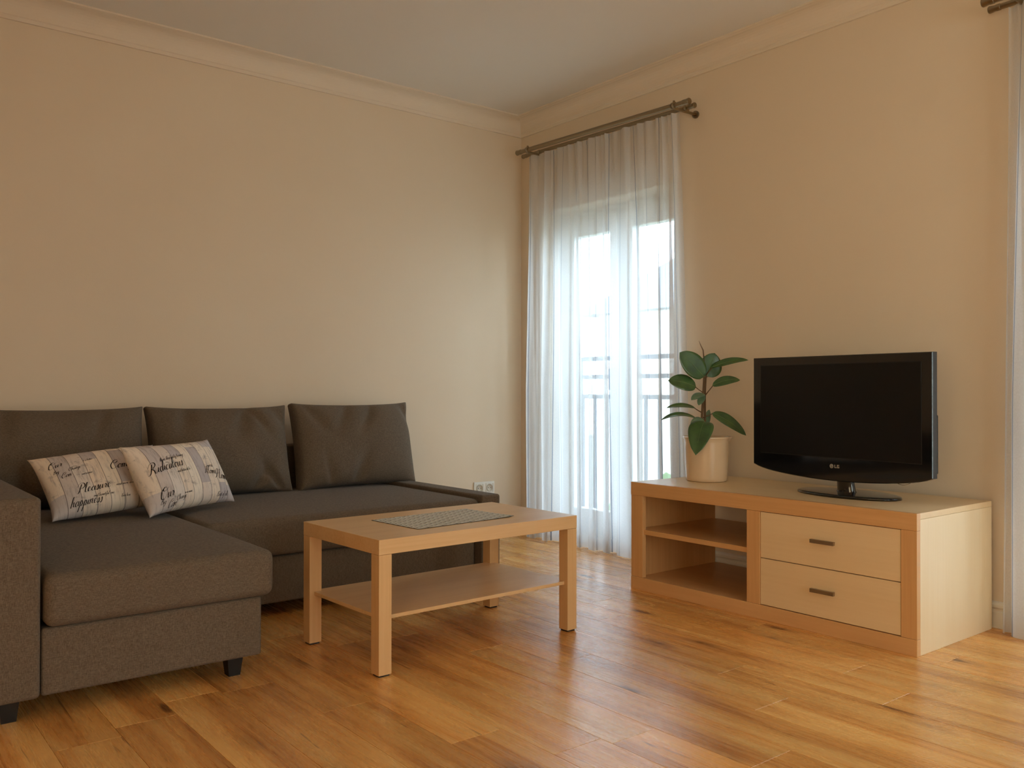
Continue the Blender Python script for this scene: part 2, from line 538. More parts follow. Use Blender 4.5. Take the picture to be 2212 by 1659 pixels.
def wall_with_openings(name, spans, along_y, xa=None):
    m = MB()
    lo, hi = (YN - WT, YW) if along_y else (XN, XW)
    segs, p = [], lo
    for a, b in sorted(spans):
        segs.append((p, a, -.12, ZC)); segs.append((a, b, WIN_Z1, ZC)); segs.append((a, b, -.12, WIN_Z0 - .03)); p = b
    segs.append((p, hi, -.12, ZC))
    for a, b, z0, z1 in segs:
        if along_y: m.box(xa, xa + WT, a, b, z0, z1)
        else: m.box(a, b, YN - WT, YN, z0, z1)
    return struct(m.build(name, M['wall']))
wall_with_openings('wall_right', [WIN1, WIN2], True, XW)
wall_with_openings('wall_near', [FILL_WIN3], True, XN - WT)
wall_with_openings('wall_back', [FILL_WIN4], False)

# cornices: plaster cove with small steps
def cornice(name, fn):
    b, d = 2.622, .115
    prof = [(0, b), (.012, b), (.014, b + .016), (.020, b + .020)]
    for k in range(9):
        t = k / 8 * math.pi / 2
        prof.append((.020 + (d - .038) * (1 - math.cos(t)), b + .022 + (ZC - b - .034) * math.sin(t)))
    prof += [(d - .012, ZC - .010), (d, ZC - .008), (d, ZC), (0, ZC)]
    return struct(MB().prism(prof, fn).build(name, M['cornice']))
cornice('trim_1', lambda p, t: (XN if t == 0 else XW - p[0], YW - p[0], p[1]))
cornice('trim_2', lambda p, t: (XW - p[0], YN if t == 0 else YW - p[0], p[1]))

# baseboards with a rounded upper bead
def baseboard(name, fn):
    prof = [(0, 0), (.014, 0), (.014, .062), (.010, .068), (.010, .074), (.016, .082), (.016, .092), (.010, .101), (0, .104)]
    return struct(MB().prism(prof, fn).build(name, M['trim']))
baseboard('baseboard_left', lambda p, t: (XN if t == 0 else XW - p[0], YW - p[0], p[1]))
baseboard('baseboard_right', lambda p, t: (XW - p[0], WIN2[1] if t == 0 else WIN1[0], p[1]))
baseboard('baseboard_corner', lambda p, t: (XW - p[0], WIN1[1] if t == 0 else YW - p[0], p[1]))

# windows: two-leaf glazed doors set deep in the wall. Local frame: x along the wall, y outwards, z up
def french_window(name, origin, rz, width):
    root = empty(name, origin, rz)
    struct(root)
    z0, z1 = WIN_Z0, WIN_Z1
    d0, d1 = .165, .235
    fr = .06
    m = MB()
    m.box(0, fr, d0, d1, z0, z1).box(width - fr, width, d0, d1, z0, z1)
    m.box(fr, width - fr, d0, d1, z1 - fr, z1).box(fr, width - fr, d0, d1, z0, z0 + .05)
    m.build('window_frame', M['pvc'], root)
    MB().box(0, width, .0, WT, z0 - .03, z0 - .001).build('threshold', M['pvc'], root)
    mid = width / 2
    st = .092
    for (a, b, s) in ((fr - .012, mid - .002, -1), (mid + .002, width - fr + .012, 1)):
        m = MB()
        za, zb = z0 + .035, z1 - fr + .012
        e0, e1 = d0 - .016, d0 + .045
        m.box(a, a + st, e0, e1, za, zb).box(b - st, b, e0, e1, za, zb)
        m.box(a + st, b - st, e0, e1, zb - st - .02, zb).box(a + st, b - st, e0, e1, za, za + .125)
        sash = m.build('sash', M['pvc'], root)
        MB().box(a + st - .004, b - st + .004, d0 + .010, d0 + .026, za + .12, zb - st - .016).build('pane', M['pane'], sash)
        if s < 0:
            hm = MB().box(b - .055, b - .025, e0 - .008, e0, 1.0, 1.09)
            hm.box(b - .047, b - .033, e0 - .045, e0 - .006, 1.055, 1.07)
            hm.box(b - .048, b - .032, e0 - .058, e0 - .043, .945, 1.072)
            hm.build('window_handle', M['pvc'], sash)
    return root
french_window('window_1', (XW, WIN1[1], 0), R(-90), WIN1[1] - WIN1[0])
french_window('window_2', (XW, WIN2[1], 0), R(-90), WIN2[1] - WIN2[0])
FILL_W3 = french_window('fill_window_3', (XN, FILL_WIN3[0], 0), R(90), FILL_WIN3[1] - FILL_WIN3[0])  # unseen glazed door, added to bring in fill light from the side
FILL_W4 = french_window('fill_window_4', (FILL_WIN4[1], YN, 0), R(180), FILL_WIN4[1] - FILL_WIN4[0])  # unseen glazed door behind the camera, also added for fill light

# ------------------------------------------------------------------ outside the windows
def railing(yspan, label):
    r = empty('window_railing', (XW + WT + .03, sum(yspan) / 2, 0))
    tag(r, label, 'railing')
    hw = (yspan[1] - yspan[0]) / 2 + .04
    for z in (1.15, 1.03, .90, .12):
        MB().box(-.015, .015, -hw, hw, z - .014, z + .014).build('rail', M['rail'], r)
    n = int(2 * hw / .113)
    me = MB().box(-.008, .008, -.009, .009, .134, .886).mesh('bar')
    me.materials.append(M['rail'])
    for k in range(n + 1):
        o = bpy.data.objects.new('bar', me); o.parent = r
        o.location = (0, -hw + .03 + k * (2 * hw - .06) / n, 0)
        C.objects.link(o)
    for s in (-1, 1):
        MB().box(-.035, .012, s * hw - .016, s * hw + .016, .106, 1.164).build('post', M['rail'], r)
railing(WIN1, 'dark iron railing with three top bars outside the window by the sofa')

gr = MB().box(4.2, 60, -40, 60, -3.3, -3.2).build('ground', M['lawn'])
tag(gr, 'grey-green yard below the windows', 'ground', None, 'structure')

def house():
    h = empty('neighbour_house', (16, 12, -3.2))
    tag(h, 'pale rendered house with grey slate roof seen through the sheer curtain', 'house')
    MB().box(-2, 5, -7, 2.4, 0, 5.9).build('wall', M['render_wall'], h)
    m = MB()
    m.v = [(-2.4, -7.4, 5.85), (5.4, -7.4, 5.85), (5.4, 2.8, 5.85), (-2.4, 2.8, 5.85), (1.5, -4.5, 8.6), (1.5, .2, 8.6)]
    m.f = [(0, 1, 4), (1, 2, 5, 4), (2, 3, 5), (3, 0, 4, 5), (3, 2, 1, 0)]
    m.build('roof', M['tiles'], h)
    for y in (-5.6, -3.2, -.8):
        for z in (1.0, 3.6):
            f = MB().box(-2.05, -1.98, y, y + 1.0, z, z + 1.4).build('house_window', M['pvc'], h)
            MB().box(-2.06, -2.04, y + .1, y + .9, z + .1, z + 1.3).build('pane', M['tiles'], f)
house()

def bush(loc, r, label):
    rnd = random.Random(3)
    bm = bmesh.new()
    bmesh.ops.create_icosphere(bm, subdivisions=4, radius=r)
    for v in bm.verts:
        n = v.co.normalized()
        v.co *= 1 + .12 * math.sin(9 * n.x + 2) * math.sin(11 * n.y) + rnd.uniform(-.09, .09)
        v.co.z *= .8
    me = bpy.data.meshes.new('garden_bush'); bm.to_mesh(me); bm.free()
    o = link('garden_bush', me, M['bush']); o.location = loc
    tag(o, label, 'bush')
bush((11.5, 9.9, -1.9), 1.6, 'round green bush in the yard in front of the pale house')

# ------------------------------------------------------------------ curtains and rods
def sheer_curtain(name, y_a, y_b, zt_a, zt_b, x0, seed, label, flare_a=0.0, flare_b=0.0, mat='sheer', window=None):
    """y_a left edge (far), y_b right edge (near)"""
    rnd = random.Random(seed)
    root = window
    if window is None:
        root = empty(name, (x0, (y_a + y_b) / 2, 0))
        tag(root, label, 'curtain', 'floor-length window curtains')
    width = abs(y_a - y_b)
    nf = int(width / .125)
    ph = [rnd.uniform(-.8, .8) for _ in range(8)]
    amps = [rnd.uniform(.55, 1.25) for _ in range(nf + 2)]
    def warp(s):
        return s + .018 * math.sin(2 * math.pi * 2.1 * s + ph[0]) + .012 * math.sin(2 * math.pi * 5.3 * s + ph[1])
    def pt(s, z, zt, off=0.0):
        k = 1 - z / zt                       # 0 at the top, 1 at the hem
        sw = warp(s)
        th = 2 * math.pi * nf * sw
        i = min(nf, max(0, sw * nf)); i0 = int(i); fr_ = i - i0
        am = amps[i0] * (1 - fr_) + amps[min(i0 + 1, nf + 1)] * fr_
        big = .034 * am * (.30 + .70 * min(1, k * 1.6))
        x = big * math.sin(th + .5 * math.sin(k * 2.3 + ph[2] + 6 * s))
        x += .010 * (1 - min(1, k * 5)) * math.sin(th * 2.3 + ph[3])
        x += .008 * k * math.sin(th * .37 + ph[4])
        y = y_a + (y_b - y_a) * s + .024 * am * min(1, .2 + k * 1.3) * math.sin(2 * th + ph[5]) * (1 if y_b < y_a else -1)
        y += flare_a * k * (1 - s) + flare_b * k * s
        if window is not None:               # in the window's own frame: x along the wall, y outwards
            return (y, x0 + x + off, z)
        return (x + off, y - (y_a + y_b) / 2, z)
    def sheet(z_of, nu, nv, off, pname, parent):
        m = MB()
        m.grid(lambda u, v: pt(u, z_of(u, v), zt_a + (zt_b - zt_a) * u, off), nu, nv)
        me = m.mesh(pname, fix=False)
        uvl = me.uv_layers.new(name='UVMap')
        cu = nu + 1
        for lp in me.loops:
            i, j = lp.vertex_index % cu, lp.vertex_index // cu
            uvl.data[lp.index].uv = (i / nu, j / nv)
        return link(pname, me, M[mat], parent, True)
    zt = lambda u: zt_a + (zt_b - zt_a) * u
    fab = sheet(lambda u, v: .004 + v * (zt(u) - .004), 460, 36, 0, 'voile', root)
    if window is not None: return root
    sheet(lambda u, v: .0045 + v * .075, 460, 3, -.0025, 'bottom_hem', fab)
    sheet(lambda u, v: zt(u) - .028 + v * .027, 460, 2, -.002, 'heading_tape', fab)
    return root

def curtain_rod(name, label, fr, re, knob_y):
    """fr / re: (y_far, z_far, y_near, z_near) of front rod at x=3.50 and rear rod at x=3.60"""
    root = empty(name, (3.6, fr[0], fr[1]))
    tag(root, label, 'curtain rod', 'double curtain rods')
    o = Vector((3.6, fr[0], fr[1]))
    def P(x, y, z): return Vector((x, y, z)) - o
    for nm, x, q, r in (('front_rod', 3.50, fr, .0135), ('rear_rod', 3.595, re, .0115)):
        a, b = P(x, q[0], q[1]), P(x, q[2], q[3])
        d = (b - a).normalized()
        rod = MB().tube([a + d * .03, b - d * .03], r, 16).build(nm, M['rod'], root, True, wn=True)
        for e, s in ((a, 1), (b, -1)):
            MB().tube([e + d * s * .045, e + d * s * .043, e + d * s * .028, e + d * s * .026, e + d * s * .004, e],
                      [r * 1.02, r * 1.15, r * 1.15, r * 1.05, r * 1.3, r * 1.15], 16).build('finial', M['rod'], rod, True, wn=True)
    for t in (.075, .925):
        y = fr[0] + (fr[2] - fr[0]) * t
        z = fr[1] + (fr[3] - fr[1]) * t
        m = MB()
        m.tube([P(XW, y, z - .012), P(XW - .012, y, z - .012)], .020, 20)
        m.tube([P(XW - .01, y, z - .012), P(3.50, y, z - .012)], .008, 10)
        m.tube([P(3.50, y - .01, z), P(3.50, y + .01, z)], .0185, 16)
        m.tube([P(3.595, y - .01, z), P(3.595, y + .01, z)], .0165, 16)
        m.tube([P(3.50, y, z + .014), P(3.50, y, z + .026)], .006, 10)
        m.build('bracket', M['rod'], root, True, wn=True)
    return root
curtain_rod('curtain_rod', 'double satin steel curtain rod above the window beside the sofa wall',
            (4.352, 2.457, 2.939, 2.426), (4.410, 2.462, 2.982, 2.436), 3.1)
curtain_rod('curtain_rod', 'double steel curtain rod cut off at the top right corner',
            (1.500, 2.430, 0.03, 2.426), (1.516, 2.434, 0.05, 2.430), 1.4)
sheer_curtain('sheer_curtain', 4.350, 3.085, 2.444, 2.424, 3.588, 5, 'sheer white floor-length curtain with thin stripes between sofa wall and rubber plant', .01, -.06)
sheer_curtain('sheer_curtain', 1.440, 0.13, 2.420, 2.420, 3.588, 11, 'sheer white curtain cut off by the right edge beside the tv bench', .02, -.03)

# tinted voile added on the unseen glazed doors to give warm fill light
sheer_curtain('', -.08, FILL_WIN3[1] - FILL_WIN3[0] + .08, 2.42, 2.42, -.09, 17, '', mat='amber', window=FILL_W3)
sheer_curtain('', -.08, FILL_WIN4[1] - FILL_WIN4[0] + .08, 2.42, 2.42, -.09, 18, '', mat='cream', window=FILL_W4)

# ------------------------------------------------------------------ wall sockets
def sockets():
    s = empty('wall_socket', (3.37, YW, .312))
    tag(s, 'white double wall socket just above the low sofa arm', 'socket')
    rbox('cover_frame', M['socket'], s, -.081, .081, -.010, 0, -.040, .040, .003, 2)
    for cx in (-.040, .040):
        m = MB()
        n = 28
        prof = [(.0005, -.0105), (.0195, -.0105), (.0205, -.016), (.0235, -.017), (.025, -.0105)]
        # recessed round insert standing in a square tile
        for k in range(len(prof)):
            r_, y_ = prof[k]
            for i in range(n):
                t = 2 * math.pi * i / n
                m.v.append((cx + r_ * math.cos(t), y_, r_ * math.sin(t)))
        for k in range(len(prof) - 1):
            for i in range(n):
                m.f.append((k * n + i, k * n + (i + 1) % n, (k + 1) * n + (i + 1) % n, (k + 1) * n + i))
        ins = m.build('socket_insert', M['socket_well'], s, True)
        for dx in (-.0095, .0095):
            MB().tube([(cx + dx, -.0102, 0), (cx + dx, -.0112, 0)], .0028, 10).build('pin_hole', M['black_plastic'], ins)
        mm = MB()
        for a, b in ((-.029, -.027), (.027, .029)):
            mm.box(cx + a, cx + b, -.0145, -.010, -.029, .029)
            mm.box(cx - .027, cx + .027, -.0145, -.010, a, b)
        mm.build('tile_edge', M['socket'], s)
sockets()

# ------------------------------------------------------------------ corner sofa
def sofa():
    s = empty('corner_sofa', (1.5, 3.6, 0))
    tag(s, 'dark brown-grey fabric corner sofa with chaise and one low arm', 'sofa')
    ox, oy = 1.5, 3.6
    F = M['sofa']
    def b(name, x0, x1, y0, y1, z0, z1, r, seg=4, puff=0.0, cuts=0):
        return rbox(name, F, s, x0 - ox, x1 - ox, y0 - oy, y1 - oy, z0, z1, r, seg, puff, cuts)
    b('tall_arm', .355, .499, 2.752, 4.505, .070, .636, .014)
    b('chaise_base', .502, 1.152, 2.768, 4.42, .070, .262, .010)
    def cu(name, x0, x1, y0, y1, z0, z1, r, puff):
        return link(name, cushion_mesh(name, x0 - ox, x1 - ox, y0 - oy, y1 - oy, z0, z1, r, puff), F, s, True)
    cu('chaise_cushion', .507, 1.186, 2.740, 4.42, .264, .415, .030, .010)
    b('seat_base', 1.158, 2.518, 3.455, 4.42, .056, .252, .010)
    cu('seat_cushion', 1.190, 2.518, 3.408, 4.42, .258, .415, .030, .010)
    b('low_arm', 2.522, 2.632, 3.398, 4.505, .050, .432, .013)
    b('back_frame', .502, 2.519, 4.430, 4.505, .070, .648, .018)
    for (x, y) in ((.430, 2.835), (1.082, 2.842), (.430, 4.38), (2.575, 3.47), (2.575, 4.38), (1.25, 4.30)):
        m = MB()
        top, bot, h = .027, .019, .071 if y < 3 or x < 1 else .0565
        zt = h
        m.v = [(-bot, -bot, 0), (bot, -bot, 0), (bot, bot, 0), (-bot, bot, 0), (-top, -top, zt), (top, -top, zt), (top, top, zt), (-top, top, zt)]
        m.f = [(3, 2, 1, 0), (4, 5, 6, 7), (0, 1, 5, 4), (1, 2, 6, 5), (2, 3, 7, 6), (3, 0, 4, 7)]
        o = m.build('leg', M['black_plastic'], s)
        o.location = (x - ox, y - oy, 0)
sofa()

# soft cushions -----------------------------------------------------------
def soft(W_, H_, T_, seed, boxy=3.0, pinch=.03, wrinkle=.006, edge=.18, ears=.012, gk=1.6):
    """returns surface function f(u,v,side) -> point; u,v in -1..1"""
    rnd = random.Random(seed)
    wr = [(rnd.uniform(-.9, .9), rnd.uniform(.05, .11), rnd.uniform(-.5, .5), rnd.uniform(.5, 1.0), rnd.choice((-1, 1))) for _ in range(7)]
    p1, p2 = rnd.uniform(0, 6), rnd.uniform(0, 6)
    def f(u, v, side):
        cu, cv = 1 - abs(u) ** boxy, 1 - abs(v) ** boxy
        th = max(0, cu * cv) ** .5
        x = u * W_ / 2 * (1 - pinch * (1 - v * v) * abs(u) ** 3)
        z = v * H_ / 2 * (1 - pinch * 1.4 * (1 - u * u) * abs(v) ** 3)
        corner = (abs(u) * abs(v)) ** 6
        x += math.copysign(ears, u) * corner
        z += math.copysign(ears, v) * corner
        t = T_ / 2 * (edge + (1 - edge) * th) if edge else T_ / 2 * th
        # soft undulation and gathers running from the seams
        t += wrinkle * .8 * math.sin(2.1 * u + p1) * math.cos(1.7 * v + p2) * th
        g = 0
        for (c, wd, sl, am, sg) in wr:
            q = (v if sg > 0 else -v)
            fall = max(0, q) ** 1.5
            d = (u - c - sl * (1 - q)) / (wd * (1.4 - .6 * max(0, q)))
            g -= am * math.exp(-d * d) * fall * (1 - abs(q) ** 8)
        t += wrinkle * gk * g * (th + .2)
        return Vector((x, -t * side, z))
    return f

def soft_mesh(name, f, n, mz, uv=False, edge=True):
    m = MB()
    me = None
    def mp(k, q):                       # denser rows near the seams
        t = 2 * k / q - 1
        return math.sin(t * math.pi / 2) * .55 + t * .45
    us = [mp(i, n) for i in range(n + 1)]
    vsl = [mp(j, mz) for j in range(mz + 1)]
    idx = {}
    for side in (1, -1):
        for j, v in enumerate(vsl):
            for i, u in enumerate(us):
                rim = i in (0, n) or j in (0, mz)
                if rim and side == -1 and not edge:
                    idx[side, i, j] = idx[1, i, j]; continue
                idx[side, i, j] = len(m.v)
                m.v.append(tuple(f(u, v, side)))
                m.uv.append(((u + 1) / 2, (v + 1) / 2))
    for side in (1, -1):
        for j in range(mz):
            for i in range(n):
                q = (idx[side, i, j], idx[side, i + 1, j], idx[side, i + 1, j + 1], idx[side, i, j + 1])
                m.f.append(q if side == 1 else q[::-1])
    if edge:
        ring = [(i, 0) for i in range(n)] + [(n, j) for j in range(mz)] + [(i, mz) for i in range(n, 0, -1)] + [(0, j) for j in range(mz, 0, -1)]
        for k in range(len(ring)):
            a, b = ring[k], ring[(k + 1) % len(ring)]
            m.f.append((idx[1, a[0], a[1]], idx[-1, a[0], a[1]], idx[-1, b[0], b[1]], idx[1, b[0], b[1]]))
    me = m.mesh(name)
    uvl = me.uv_layers.new(name='UVMap')
    for lp in me.loops: uvl.data[lp.index].uv = m.uv[lp.vertex_index]
    return me

def back_cushion(x0, x1, seed, label, h=.445, yaw=0.0):
    W_ = x1 - x0
    f = soft(W_ - .022, h, .235, seed, boxy=3.6, pinch=.034, wrinkle=.022, edge=.24, ears=.007, gk=3.4)
    me = soft_mesh('back_cushion', f, 44, 30, edge=True)
    o = link('back_cushion', me, M['sofa'], None, True)
    sub = o.modifiers.new('soften', 'SUBSURF'); sub.levels = 1; sub.render_levels = 1
    lean = R(-13)
    o.rotation_euler = (lean, 0, yaw)
    o.location = ((x0 + x1) / 2, 4.292, .422 + h / 2 * math.cos(lean) - .004)
    # keep the lower front edge at the seat
    tag(o, label, 'cushion', 'loose back cushions of the sofa')
    return o
back_cushion(.505, 1.215, 21, 'dark fabric back cushion cut off by the left edge, behind the pillows')
back_cushion(1.215, 1.925, 22, 'middle dark fabric back cushion of the sofa')
back_cushion(1.945, 2.668, 23, 'dark fabric back cushion nearest the window', .455, R(1.5))

# lettering: one-stroke cursive glyphs, x-height .45, capitals 1.0
GL = {
 'a': (.42, [[(.32, .36), (.2, .45), (.06, .3), (.06, .08), (.18, .02), (.3, .2), (.34, .44), (.32, .1), (.42, .05)]]),
 'b': (.38, [[(0, .1), (.14, .6), (.16, .95), (.08, .9), (.06, .1), (.2, .02), (.3, .2), (.24, .42), (.38, .36)]]),
 'c': (.34, [[(.28, .36), (.18, .45), (.05, .25), (.1, .03), (.22, .03), (.34, .14)]]),
 'd': (.44, [[(.3, .36), (.18, .45), (.05, .25), (.1, .03), (.22, .06), (.38, .98), (.32, .1), (.44, .06)]]),
 'e': (.34, [[(.04, .16), (.22, .26), (.24, .42), (.14, .45), (.05, .24), (.12, .02), (.34, .12)]]),
 'f': (.30, [[(0, .08), (.2, .6), (.26, .98), (.18, .95), (.06, -.3), (.0, -.35), (.08, .0), (.3, .1)]]),
 'g': (.40, [[(.3, .36), (.18, .45), (.05, .26), (.12, .04), (.28, .2), (.34, .44), (.2, -.35), (.04, -.3), (.4, .08)]]),
 'h': (.44, [[(0, .1), (.18, .7), (.2, .98), (.1, .9), (.05, .0), (.1, .3), (.26, .45), (.28, .1), (.44, .06)]]),
 'i': (.22, [[(0, .1), (.1, .44), (.08, .08), (.22, .06)], [(.16, .62), (.18, .66)]]),
 'l': (.26, [[(0, .1), (.18, .7), (.2, .98), (.1, .9), (.06, .1), (.26, .06)]]),
 'm': (.62, [[(0, .3), (.08, .44), (.05, .02), (.1, .3), (.24, .45), (.24, .02), (.3, .3), (.44, .45), (.46, .08), (.62, .06)]]),
 'n': (.44, [[(0, .3), (.08, .44), (.05, .02), (.1, .3), (.26, .45), (.28, .08), (.44, .06)]]),
 'o': (.36, [[(.22, .45), (.06, .3), (.08, .04), (.22, .04), (.3, .28), (.2, .45), (.36, .38)]]),
 'p': (.42, [[(0, .12), (.14, .5), (.02, -.38), (.12, .3), (.26, .45), (.32, .22), (.2, .02), (.42, .06)]]),
 'r': (.32, [[(0, .1), (.1, .46), (.16, .38), (.24, .4), (.18, .08), (.32, .06)]]),
 's': (.30, [[(0, .08), (.16, .48), (.22, .2), (.14, .0), (.04, .06), (.3, .08)]]),
 't': (.28, [[(0, .1), (.18, .8), (.1, .1), (.28, .06)], [(.02, .52), (.28, .56)]]),
 'u': (.42, [[(0, .2), (.08, .44), (.06, .08), (.18, .03), (.3, .44), (.28, .08), (.42, .06)]]),
 'v': (.36, [[(0, .3), (.08, .44), (.12, .03), (.28, .4), (.36, .38)]]),
 'w': (.52, [[(0, .3), (.08, .44), (.08, .06), (.22, .06), (.28, .42), (.3, .06), (.42, .1), (.46, .42), (.52, .38)]]),
 'y': (.40, [[(0, .3), (.08, .44), (.08, .08), (.2, .06), (.32, .44), (.18, -.35), (.02, -.3), (.4, .08)]]),
 'B': (.62, [[(.2, .9), (.12, .0)], [(.0, .8), (.3, 1.0), (.5, .8), (.22, .52), (.52, .4), (.4, .03), (.02, .06)]]),
 'C': (.66, [[(.62, .78), (.56, 1.0), (.3, .92), (.06, .45), (.2, .02), (.46, .06), (.6, .25)], [(.62, .78), (.42, .6), (.3, .75)]]),
 'H': (.80, [[(-.1, .75), (.05, .95), (.22, .9), (.1, .2), (-.08, .0)], [(.7, 1.0), (.56, .9), (.46, .1), (.62, .0), (.8, .12)], [(.0, .42), (.3, .52), (.66, .56)]]),
 'O': (.72, [[(.4, .98), (.08, .7), (.1, .1), (.4, .02), (.66, .4), (.56, .9), (.3, .95), (.22, .7), (.5, .66), (.8, .9)]]),
 'P': (.62, [[(.26, .9), (.12, .1), (-.05, .0)], [(-.1, .65), (.1, 1.0), (.46, .98), (.58, .7), (.4, .46), (.16, .5)]]),
 'R': (.76, [[(.26, .9), (.12, .1), (-.08, .0)], [(-.12, .62), (.1, 1.0), (.46, 1.0), (.56, .74), (.34, .52), (.2, .5), (.44, .3), (.56, .02), (.76, .1)]]),
 ' ': (.28, []),
}
def smooth_line(pts, n=6):
    P = [Vector((*p, 0)) for p in pts]
    if len(P) < 3: return P
    out = []
    for i in range(len(P) - 1):
        p0, p1, p2, p3 = P[max(i - 1, 0)], P[i], P[i + 1], P[min(i + 2, len(P) - 1)]
        for k in range(n):
            t = k / n
            out.append(.5 * ((2 * p1) + (p2 - p0) * t + (2 * p0 - 5 * p1 + 4 * p2 - p3) * t * t + (3 * p1 - p0 - 3 * p2 + p3) * t ** 3))
    out.append(P[-1])
    return out
def lettering(name, words, f, W_, H_, parent):
    """words: (text, x, z, size, angle) in metres on the cushion face"""
    for (txt, x0, z0, size, ang) in words:
        m = MB()
        pen = 0.0
        ca, sa = math.cos(ang), math.sin(ang)
        for ch in txt:
            adv, strokes = GL[ch]
            for st in strokes:
                ln = smooth_line(st)
                n = len(m.v)
                for k, p in enumerate(ln):
                    d = (ln[min(k + 1, len(ln) - 1)] - ln[max(k - 1, 0)])
                    d = d.normalized() if d.length else Vector((1, 0, 0))
                    wd = (.014 + .034 * max(0, -d.y)) * max(1.0, (.020 / size) ** .5)
                    nx = Vector((-d.y, d.x, 0))
                    for sg in (-1, 1):
                        q = p + nx * (sg * wd)
                        lx, lz = (pen + q.x + .42 * q.y) * size, q.y * size
                        X, Z = x0 + lx * ca - lz * sa, z0 + lx * sa + lz * ca
                        u, v = max(-.985, min(.985, X / (W_ / 2))), max(-.985, min(.985, Z / (H_ / 2)))
                        s0 = f(u, v, 1)
                        m.v.append((s0.x, s0.y - .0012, s0.z))
                for k in range(len(ln) - 1):
                    a = n + 2 * k
                    m.f.append((a, a + 1, a + 3, a + 2))
            pen += adv
        m.build(name, M['ink'], parent, False, fix=False)

def throw_pillow(bl, ex, ey, W_, H_, T_, seed, words, label):
    f = soft(W_, H_, T_, seed, boxy=2.8, pinch=.035, wrinkle=.005, edge=0, ears=.008)
    ex = Vector(ex).normalized()
    ey = Vector(ey); ey = (ey - ex * ey.dot(ex)).normalized()
    nb = ey.cross(ex)                       # local y, away from the printed face
    root = empty('throw_pillow')
    mat = Matrix((ex, nb * -1 if False else ex.cross(ey) * -1, ey)).transposed().to_4x4()
    mat.translation = Vector(bl) + ex * W_ / 2 + ey * H_ / 2
    root.matrix_world = mat
    tag(root, label, 'pillow', 'printed throw pillows')
    me = soft_mesh('pillow_cover', f, 40, 28, edge=False)
    cov = link('pillow_cover', me, M['print'], root, True)
    lettering('printed_word', words, f, W_, H_, cov)
    return root
throw_pillow((.714, 3.712, .440), (.9911, .1086, .0775), (-.1326, .738, .6616), .490, .322, .145, 31,
    [('Our', -.215, .060, .036, 0), ('Change', -.150, .022, .018, .12), ('Big', -.205, .026, .018, .1), ('Can', -.185, -.006, .026, .05),
     ('it is better', -.085, .060, .011, .12), ('and so dear', -.110, -.012, .010, .05),
     ('Comfort', .000, -.005, .046, .06), ('Pleasure', -.150, -.098, .042, .04), ('need more dear', .000, -.090, .014, .04),
     ('and beautiful one', -.095, -.122, .013, .0), ('happiness', -.185, -.144, .036, .0), ('lives here', .01, -.138, .011, 0)],
    'printed board-pattern throw pillow nearer the tall sofa arm, partly covered')
throw_pillow((1.039, 3.606, .440), (.8739, .486, .012), (-.2485, .4253, .8703), .486, .302, .150, 37,
    [('Ridiculous', -.215, .000, .046, .10), ('than absolutely boring', -.150, .048, .017, .10), ('and better to be', -.090, -.012, .014, .08),
     ('Our', -.205, -.108, .044, .08), ('Big', -.205, -.126, .020, .05), ('Change', -.130, -.124, .020, .1), ('Can', -.170, -.143, .028, .05),
     ('Home', .065, -.030, .034, -.1), ('Home', .125, -.055, .046, -.12), ('sweet the', .090, .000, .013, -.1), ('in so more', -.085, -.104, .012, .05),
     ('Best of all', .11, -.135, .020, 0)],
    'printed board-pattern throw pillow lying in front, at the seat corner')

# ------------------------------------------------------------------ coffee table and placemat
def coffee_table():
    t = empty('coffee_table', (1.4386, 2.5037, 0), .029)
    tag(t, 'birch-effect coffee table with square legs and a lower shelf', 'table')
    L, W_ = .90, .532
    rbox('table_top', M['birch'], t, 0, L, 0, W_, .40, .45, .0016, 2)
    for (x, y) in ((0, 0), (L - .05, 0), (0, W_ - .05), (L - .05, W_ - .05)):
        lg = rbox('leg', M['birch_leg'], t, x + .0005, x + .0495, y + .0005, y + .0495, .006, .3995, .0014, 2)
        MB().box(x + .006, x + .044, y + .006, y + .044, 0, .0062).build('foot_pad', M['black_plastic'], lg)
    rbox('shelf', M['birch'], t, .020, L - .020, .020, W_ - .020, .182, .195, .0012, 2)
coffee_table()

